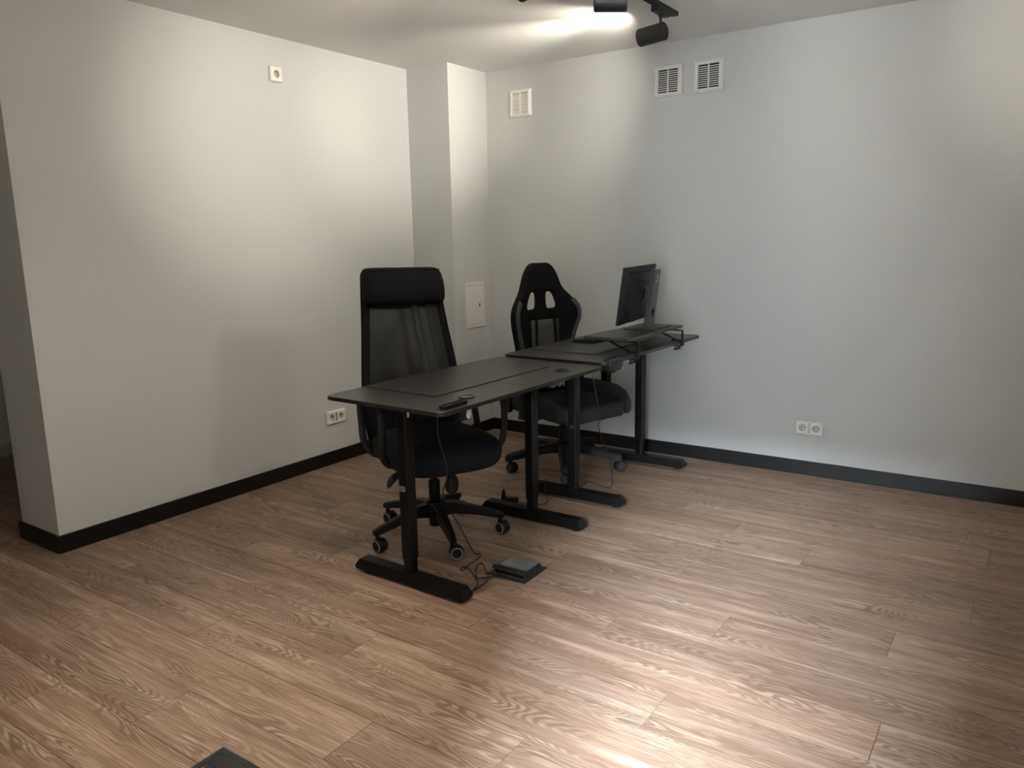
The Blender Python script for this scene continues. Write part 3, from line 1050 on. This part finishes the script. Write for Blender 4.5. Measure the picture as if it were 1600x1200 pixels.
# back: frame rails + mesh sling + headrest.  profile: z, forward x, half width
PROF = [(0.345, -0.185, 0.150), (0.375, -0.198, 0.205), (0.430, -0.205, 0.230), (0.52, -0.211, 0.243), (0.62, -0.223, 0.246), (0.72, -0.240, 0.240),
        (0.82, -0.260, 0.229), (0.92, -0.282, 0.217), (1.02, -0.303, 0.207), (1.10, -0.319, 0.200), (1.19, -0.335, 0.192)]
def profat(z):
    for (z0, x0, w0), (z1, x1, w1) in zip(PROF, PROF[1:]):
        if z <= z1:
            k = max(0, (z - z0) / (z1 - z0))
            return x0 + (x1 - x0) * k, w0 + (w1 - w0) * k
    return PROF[-1][1], PROF[-1][2]
pts = [(x, w_ - 0.018, z) for z, x, w_ in PROF]
for s_ in (-1, 1):
    bm = bmesh.new()
    add_tube(bm, [(x - 0.004, s_ * y, z) for x, y, z in pts], 0.012, 14, flat=(0.021, 0.012), smooth=4, up=(0, 1, 0))
    obj('back_rail', bm, 'fabric', oc, ang=80)
bm = bmesh.new()
add_tube(bm, [(PROF[0][1] - 0.004, y, 0.347 - 0.0) for y in (-0.150, -0.075, 0, 0.075, 0.150)], 0.012, 12, flat=(0.012, 0.016), up=(1, 0, 0))
add_tube(bm, [(PROF[-1][1] - 0.004, y, 1.19) for y in (-0.190, -0.1, 0, 0.1, 0.190)], 0.012, 12, flat=(0.012, 0.016), up=(1, 0, 0))
add_tube(bm, [(-0.255, y, 0.44) for y in (-0.22, -0.1, 0, 0.1, 0.22)], 0.012, 12, flat=(0.010, 0.03), up=(1, 0, 0))
add_tube(bm, [(-0.10, 0, 0.335), (-0.20, 0, 0.335), (-0.255, 0, 0.38), (-0.258, 0, 0.46)], 0.02, 12, flat=(0.012, 0.05), smooth=4, up=(1, 0, 0.01))
obj('back_frame', bm, 'black', oc, ang=60)
bm = bmesh.new()
rows = []
NZ, NU = 44, 40
for i in range(NZ + 1):
    z = 0.352 + (1.17 - 0.352) * i / NZ
    x, w_ = profat(z)
    row = []
    for k in range(NU + 1):
        u = -1 + 2 * k / NU
        # slack folds of the sling, strongest toward the chair's left and near the bottom
        v = (z - 0.352) / (1.17 - 0.352)
        ph = u - 0.35 * (1 - v) * (1 - v)
        fold = 0.0055 * math.sin(15 * ph + 1.2) * math.exp(-((u - 0.45) / 0.38) ** 2) * (0.5 + 0.5 * math.sin(2.6 * v + 0.4))
        fold += 0.005 * math.sin(9 * u + 7 * v) * math.exp(-((v - 0.30) / 0.14) ** 2)
        fold += 0.004 * math.exp(-((u + 0.55) / 0.30) ** 2 - ((v - 0.72) / 0.10) ** 2)
        row.append(Vector((x - 0.020 * (1 - u * u) + fold * (1 - u ** 6), u * (w_ - 0.030), z)))
    rows.append(row)
add_loft(bm, rows, closed=False, cap=False)
mb = obj('back_mesh', bm, 'mesh', oc, ang=180)
baked(mb, 0, 0.003)
# headrest: soft pad wrapped over the top of the frame
bm = bmesh.new()
rings = []
HW = 0.198
for z, fx0, fx1, wk in ((1.058, -0.300, -0.272, 0.90), (1.064, -0.315, -0.252, 0.965), (1.082, -0.338, -0.240, 1.0), (1.120, -0.350, -0.236, 1.005), (1.160, -0.360, -0.243, 0.995),
                        (1.196, -0.366, -0.260, 0.975), (1.216, -0.364, -0.281, 0.935), (1.225, -0.350, -0.300, 0.86), (1.227, -0.338, -0.313, 0.70)):
    rings.append(superring((fx0 + fx1) / 2, 0, z, (fx1 - fx0) / 2, HW * wk, 4.5, 48, lambda x, y, zz: (x, y, zz - 0.018 * (y + HW))))
add_loft(bm, rings)
hr = obj('headrest', bm, 'fabric', oc, ang=80)
bm = bmesh.new()
add_tube(bm, [(-0.2805, s_, 1.2165 - 0.018 * (s_ + HW)) for s_ in (-0.180, -0.09, 0, 0.09, 0.180)], 0.0025, 6)
obj('piping', bm, 'fabric', hr)
# loop armrests
for s_ in (-1, 1):
    bm = bmesh.new()
    y = s_ * 0.282
    add_tube(bm, [(0.115, s_ * 0.225, 0.392), (0.135, s_ * 0.250, 0.405), (0.148, y, 0.45), (0.160, y + s_ * 0.006, 0.55), (0.158, y + s_ * 0.004, 0.625), (0.130, y, 0.664),
                  (0.02, y, 0.672), (-0.10, y, 0.668), (-0.150, y, 0.640), (-0.145, y, 0.55), (-0.120, y, 0.46), (-0.10, s_ * 0.250, 0.405), (-0.08, s_ * 0.225, 0.392)],
             0.015, 12, flat=(0.017, 0.008), smooth=5, up=(0, 1, 0.0001))
    ar = obj('armrest', bm, 'black', oc, ang=60)
    bm = bmesh.new()
    add_box(bm, (0.0, y, 0.681), (0.23, 0.048, 0.016), bevel=0.007, seg=3)
    obj('arm_pad', bm, 'rubber', ar)

# ------------------------------------------------------------------ gaming chair
PHI2 = R(-18)
gc = thing('gaming_chair', 'black winged racing-style chair with two slots below the head, at the far desk', 'chair', (1.257, -0.568, 0), PHI2)
bm = bmesh.new()
add_lathe(bm, [(0.028, 0.070), (0.032, 0.075), (0.034, 0.090), (0.055, 0.095), (0.060, 0.110), (0.056, 0.150), (0.040, 0.162), (0.030, 0.166)], 28)
obj('base_hub', bm, 'black', gc)
for k in range(5):
    wa = R(14 + 72 * k) - PHI2
    d = Vector((math.cos(wa), math.sin(wa), 0))
    n = Vector((-d.y, d.x, 0))
    bm = bmesh.new()
    rings = []
    for rr_, zt, zb, hw in ((0.035, 0.152, 0.096, 0.034), (0.12, 0.146, 0.098, 0.030), (0.24, 0.126, 0.084, 0.025), (0.312, 0.114, 0.074, 0.023), (0.345, 0.108, 0.066, 0.020), (0.356, 0.096, 0.068, 0.014)):
        p = d * rr_
        rings.append([p + n * hw + Vector((0, 0, zb)), p + n * hw + Vector((0, 0, zt - 0.010)), p + n * (hw - 0.010) + Vector((0, 0, zt)),
                      p - n * (hw - 0.010) + Vector((0, 0, zt)), p - n * hw + Vector((0, 0, zt - 0.010)), p - n * hw + Vector((0, 0, zb))])
    add_loft(bm, rings)
    obj('base_arm', bm, 'rubber', gc, ang=40)
    p = d * 0.328
    axle = R([-35, 100, -97, -97, -97][k]) - PHI2
    caster(gc, (p.x, p.y, 0.074), axle, ring=False)
bm = bmesh.new()
add_lathe(bm, [(0.026, 0.160), (0.026, 0.250), (0.015, 0.252), (0.015, 0.315)], 24)
obj('gas_lift', bm, 'satin', gc)
bm = bmesh.new()
add_box(bm, (0.0, 0, 0.326), (0.26, 0.20, 0.040), bevel=0.008)
obj('tilt_mechanism', bm, 'black', gc)
bm = bmesh.new()
add_tube(bm, [(0.0, -0.08, 0.325), (0.0, -0.22, 0.318), (0.0, -0.27, 0.312)], 0.006, 8, smooth=3)
obj('height_lever', bm, 'black', gc)
# seat cushion and raised rim bolster
bm = bmesh.new()
def gbend(x, y, z):
    return x, y, z - (0.35 * max(0, x - 0.20) ** 1.4 if z > 0.40 else 0)
rings = []
for z, g in ((0.335, 0.90), (0.342, 0.985), (0.400, 1.0), (0.420, 0.99), (0.430, 0.955), (0.433, 0.85), (0.433, 0.4)):
    rings.append(superring(0.06, 0, z, 0.265 * g, 0.215 * g, 9.0, 64, gbend))
add_loft(bm, rings)
obj('seat', bm, 'gseat', gc, ang=60)
for s_ in (-1, 1):
    bm = bmesh.new()
    rings = []
    for x, y, z, hy, hz in ((-0.20, 0.235, 0.425, 0.030, 0.060), (-0.08, 0.248, 0.430, 0.040, 0.070), (0.06, 0.255, 0.430, 0.045, 0.072), (0.18, 0.252, 0.422, 0.044, 0.070), (0.26, 0.240, 0.408, 0.042, 0.062), (0.315, 0.215, 0.392, 0.034, 0.045), (0.328, 0.205, 0.385, 0.020, 0.025)):
        rings.append([Vector((x, s_ * y + hy * math.copysign(abs(math.cos(u)) ** 0.7, math.cos(u)), z + hz * math.copysign(abs(math.sin(u)) ** 0.7, math.sin(u)))) for u in [2 * PI * i / 18 for i in range(18)]])
    add_loft(bm, rings)
    obj('seat_bolster', bm, 'gseat', gc, ang=70)

# backrest: a padded shell with two slots under the head
GROW = [  # z, half width, inner slot edge, outer slot edge, wing forward
    (0.37, 0.190, 0.045, 0.095, 0.035), (0.42, 0.232, 0.045, 0.095, 0.060), (0.48, 0.258, 0.045, 0.10, 0.078), (0.54, 0.258, 0.045, 0.10, 0.075), (0.60, 0.236, 0.045, 0.10, 0.055),
    (0.69, 0.210, 0.045, 0.105, 0.032), (0.765, 0.228, 0.045, 0.105, 0.036),
    (0.82, 0.246, 0.045, 0.108, 0.045), (0.88, 0.264, 0.045, 0.108, 0.060), (0.935, 0.258, 0.036, 0.124, 0.060), (0.985, 0.222, 0.035, 0.104, 0.042), (1.030, 0.168, 0.034, 0.088, 0.018),
    (1.075, 0.142, 0.035, 0.066, 0.010), (1.125, 0.125, 0.030, 0.060, 0.008), (1.175, 0.095, 0.022, 0.045, 0.006), (1.205, 0.055, 0.012, 0.026, 0.004)]
def gx(z): return -0.175 - 0.045 * (z - 0.45)
bm = bmesh.new()
grid = []
for z, a, c1, c2, wf in GROW:
    xs = gx(z)
    row = []
    for u, kf in ((0, 0), (c1, 0), ((c1 + c2) / 2, 0.0), (c2, 0.05), (c2 + (a - c2) * 0.45, 0.45), (c2 + (a - c2) * 0.8, 0.95), (a, 1.0)):
        row.append((u, xs + wf * kf, z))
    full = [(-u, x, z_) for u, x, z_ in reversed(row[1:])] + row
    grid.append([bm.verts.new((x, u, z_)) for u, x, z_ in full])
NC = len(grid[0])
for i in range(len(GROW) - 1):
    for j in range(NC - 1):
        zm = (GROW[i][0] + GROW[i + 1][0]) / 2
        if 0.935 < zm < 1.03 and j in (3, 4, 7, 8): continue      # slots
        bm.faces.new((grid[i][j], grid[i][j + 1], grid[i + 1][j + 1], grid[i + 1][j]))
o = obj('backrest', bm, 'fabric', gc)
baked(o, 2, 0.052)
# grey leatherette strips along the wings, the perforated centre and the two straps
for s_ in (-1, 1):
    bm = bmesh.new()
    pts = []
    for z, a, c1, c2, wf in GROW[4:11]:
        pts.append((gx(z) + wf * 0.97 + 0.026, s_ * (a * 0.90), z))
    add_tube(bm, pts, 0.01, 10, flat=(0.005, 0.015), smooth=4, up=(1, 0, 0))
    obj('wing_trim', bm, 'trim', gc, ang=80)
bm = bmesh.new()
rows = []
for z in (0.60, 0.66, 0.72, 0.78, 0.84, 0.872):
    rows.append([Vector((gx(z) + 0.034 + 0.006 * math.cos(u * 9), u, z)) for u in [-0.105 + 0.21 * k / 10 for k in range(11)]])
add_loft(bm, rows, closed=False, cap=False)
cp = obj('centre_panel', bm, 'greymesh', gc, ang=180)
baked(cp, 0, 0.008)
for s_ in (-1, 1):
    bm = bmesh.new()
    add_tube(bm, [(gx(0.93) + 0.034, s_ * 0.064, 0.925), (gx(0.85) + 0.044, s_ * 0.070, 0.85), (gx(0.75) + 0.046, s_ * 0.074, 0.75), (gx(0.60) + 0.046, s_ * 0.080, 0.58)],
             0.01, 10, flat=(0.003, 0.011), smooth=4, up=(1, 0, 0))
    obj('strap', bm, 'fabric', gc, ang=80)
# printed mark low on the backrest
LX = gx(0.47) + 0.034
tm = Matrix(((0, 0, 1, LX), (1, 0, 0, 0.078), (0, 1, 0, 0.472), (0, 0, 0, 1)))
text_mesh('logo_text', 'GAM', 0.050, 'print', gc, tm, 0.002, bold=True)
bm = bmesh.new()
add_prism(bm, [(-0.034, 0.018), (-0.004, -0.022), (0.012, -0.022), (0.012, 0.018), (-0.004, 0.008)], -0.002, 0.002, mtx=Matrix(((0, 0, 1, LX), (1, 0, 0, 0.010), (0, 1, 0, 0.474), (0, 0, 0, 1))))
obj('logo_mark', bm, 'red', gc)
def wing_x(u, z):
    for a_, b_ in zip(GROW, GROW[1:]):
        if a_[0] <= z <= b_[0]:
            k = (z - a_[0]) / (b_[0] - a_[0])
            a, c2, wf = (a_[i] + (b_[i] - a_[i]) * k for i in (1, 3, 4))
            u1 = c2 + (a - c2) * 0.45
            u = abs(u)
            f = 0.05 * u / c2 if u < c2 else 0.05 + 0.40 * (u - c2) / (u1 - c2)
            return gx(z) + wf * f
    return gx(z)
for o in gc.children:
    if o.name.startswith('logo_'):
        for v in o.data.vertices:
            v.co.x = wing_x(v.co.y, v.co.z) + 0.0305 + (v.co.x - LX)
# recliner hinge covers on both sides
for s_ in (-1, 1):
    bm = bmesh.new()
    mt = Matrix.Translation((-0.175, s_ * 0.275, 0.0)) @ Matrix(((1, 0, 0, 0), (0, 0, 1, 0), (0, 1, 0, 0), (0, 0, 0, 1)))
    add_prism(bm, rrect(-0.036, 0.036, 0.345, 0.515, 0.030, 6), -0.014, 0.014, bevel=0.004, mtx=mt)
    hc = obj('hinge_cover', bm, 'black', gc)
    bm = bmesh.new()
    add_cyl(bm, (-0.175, s_ * 0.288, 0.400), (-0.175, s_ * 0.2905, 0.400), 0.008, seg=14)
    obj('hinge_bolt', bm, 'gloss', hc)
# armrests
for s_ in (-1, 1):
    y = s_ * 0.325
    bm = bmesh.new()
    rings = []
    for z, hx, hy, x in ((0.395, 0.026, 0.016, 0.03), (0.42, 0.026, 0.017, 0.03), (0.52, 0.032, 0.020, 0.03), (0.62, 0.040, 0.022, 0.03), (0.640, 0.040, 0.022, 0.03)):
        rings.append(superring(x, y, z, hx, hy, 4, 24))
    add_loft(bm, rings)
    add_box(bm, (0.03, s_ * 0.23, 0.352), (0.06, 0.22, 0.014), bevel=0.004)
    add_box(bm, (0.03, y, 0.375), (0.052, 0.024, 0.060), bevel=0.004)
    ar = obj('armrest', bm, 'black', gc, ang=50)
    bm = bmesh.new()
    add_box(bm, (0.02, y, 0.654), (0.25, 0.075, 0.026), bevel=0.010, seg=3)
    obj('arm_pad', bm, 'rubber', ar)

# ------------------------------------------------------------------ floor boxes
t = thing('floor_box', 'dark floor socket box with a steel lid insert, cable entering it', 'floor box', (1.845, -1.943, 0.0), R(1.5))
bm = bmesh.new()
frame_ring(bm, 0.188, 0.178, 0.150, 0.140, 0.0002, 0.0045, 0.004)
obj('frame', bm, 'boxframe', t)
bm = bmesh.new()
add_box(bm, (0, 0.006, 0.0145), (0.150, 0.128, 0.020), bevel=0.003)
lid = obj('lid', bm, 'boxframe', t)
bm = bmesh.new()
add_box(bm, (0.0, 0.020, 0.0255), (0.132, 0.094, 0.003), bevel=0.0008)
obj('steel_insert', bm, 'steel', lid)
for px_, py_ in ((-0.048, -0.006), (0.055, -0.012)):
    bm = bmesh.new()
    add_cyl(bm, (px_, py_, 0.0268), (px_, py_, 0.0280), 0.0032, seg=12)
    obj('screw', bm, 'screw', lid)
bm = bmesh.new()
rr = [[Vector((x, y, z)) for y, z in ((-0.064, 0.024), (-0.052, 0.024), (-0.052, 0.036), (-0.060, 0.037))] for x in (-0.075, 0.032)]
add_loft(bm, rr)
add_box(bm, (-0.0, -0.0655, 0.026), (0.150, 0.010, 0.006), bevel=0.001)
obj('cable_flap', bm, 'boxframe', lid)
bm = bmesh.new()
add_box(bm, (0.0, -0.0590, 0.0125), (0.136, 0.003, 0.014))
obj('cable_opening', bm, 'hollow', lid)

t = thing('floor_box', 'black floor socket box with a wood inlay, cut off by the bottom edge', 'floor box', (1.8925, -3.400, 0.0), R(0.5))
bm = bmesh.new()
frame_ring(bm, 0.188, 0.186, 0.150, 0.146, 0.0002, 0.0045, 0.004)
obj('frame', bm, 'boxframe', t)
bm = bmesh.new()
add_box(bm, (0, 0.0, 0.0025), (0.148, 0.144, 0.004), bevel=0.0008)
lid = obj('lid', bm, 'boxframe', t)
bm = bmesh.new()
add_box(bm, (0.0, -0.028, 0.0050), (0.128, 0.076, 0.002), bevel=0.0004)
obj('wood_inlay', bm, 'wood', lid)
bm = bmesh.new()
add_box(bm, (0.0, 0.048, 0.0050), (0.132, 0.044, 0.002), bevel=0.0006)
obj('cable_flap', bm, 'gloss', lid)

# ------------------------------------------------------------------ power adapter and cables
t = thing('power_adapter', 'small black plug-in power adapter lying on the floor behind a desk foot', 'adapter', (1.352, -1.285, 0.0), R(20))
bm = bmesh.new()
add_box(bm, (0.012, 0, 0.0185), (0.075, 0.040, 0.035), bevel=0.005)
obj('body', bm, 'black', t)
bm = bmesh.new()
add_prism(bm, [(-0.024, 0.0), (0.0, 0.0), (-0.008, 0.052), (-0.014, 0.056)], -0.014, 0.014, bevel=0.001, mtx=Matrix.Translation((-0.014, 0, 0.020)) @ Matrix.Rotation(R(90), 4, 'X'))
obj('plug', bm, 'black', t)

def cable(name, pts, r, label, smooth=6):
    bm = bmesh.new()
    add_tube(bm, pts, r, 8, smooth=smooth)
    o = obj(name, bm, 'cable', None, ang=80)
    return tag(o, label, 'cable')
cable('power_cable', [(1.634, -2.158, 0.7095), (1.630, -2.155, 0.68), (1.622, -2.146, 0.594), (1.640, -2.130, 0.483), (1.640, -2.125, 0.415), (1.630, -2.140, 0.36), (1.615, -2.095, 0.28),
                      (1.625, -2.040, 0.19), (1.628, -1.99, 0.10), (1.618, -1.945, 0.045), (1.600, -1.900, 0.006), (1.618, -1.888, 0.004), (1.640, -1.93, 0.004), (1.644, -2.002, 0.004), (1.658, -2.065, 0.004), (1.638, -2.055, 0.004),
                      (1.650, -2.030, 0.006), (1.732, -2.080, 0.004), (1.784, -2.131, 0.004), (1.803, -2.180, 0.004), (1.795, -2.205, 0.004)], 0.0024,
      'thin dark cable hanging from the nearer desk and looping across the floor')
cable('socket_cable', [(1.812, -2.205, 0.0095), (1.814, -2.150, 0.0095), (1.800, -2.080, 0.0105), (1.736, -2.015, 0.0105), (1.690, -1.975, 0.0095), (1.690, -2.010, 0.0095), (1.750, -2.093, 0.0095),
                       (1.780, -2.085, 0.0095), (1.806, -2.052, 0.0105), (1.808, -2.012, 0.012)], 0.0026, 'dark cable looping from the desk foot into the open floor box')
cable('hanging_cable', [(1.68, -1.03, 0.735), (1.70, -1.02, 0.651), (1.70, -0.965, 0.509), (1.70, -0.936, 0.418), (1.70, -0.957, 0.389), (1.70, -0.922, 0.312), (1.69, -0.82, 0.20), (1.655, -0.72, 0.08),
                        (1.66, -0.715, 0.008), (1.672, -0.745, 0.004), (1.685, -0.790, 0.004), (1.630, -0.790, 0.004), (1.538, -0.770, 0.004), (1.541, -0.879, 0.004), (1.500, -0.955, 0.004)], 0.0022,
      'thin black cable dangling from the far desk past the racing chair')
cable('adapter_cable', [(1.405, -1.2655, 0.016), (1.425, -1.250, 0.006), (1.470, -1.235, 0.004), (1.515, -1.20, 0.004), (1.500, -1.140, 0.004), (1.465, -1.105, 0.022), (1.445, -1.075, 0.068), (1.42, -1.03, 0.0625), (1.40, -0.995, 0.066)], 0.0022,
      'thin black cable running from the small plug adapter behind the desk column')
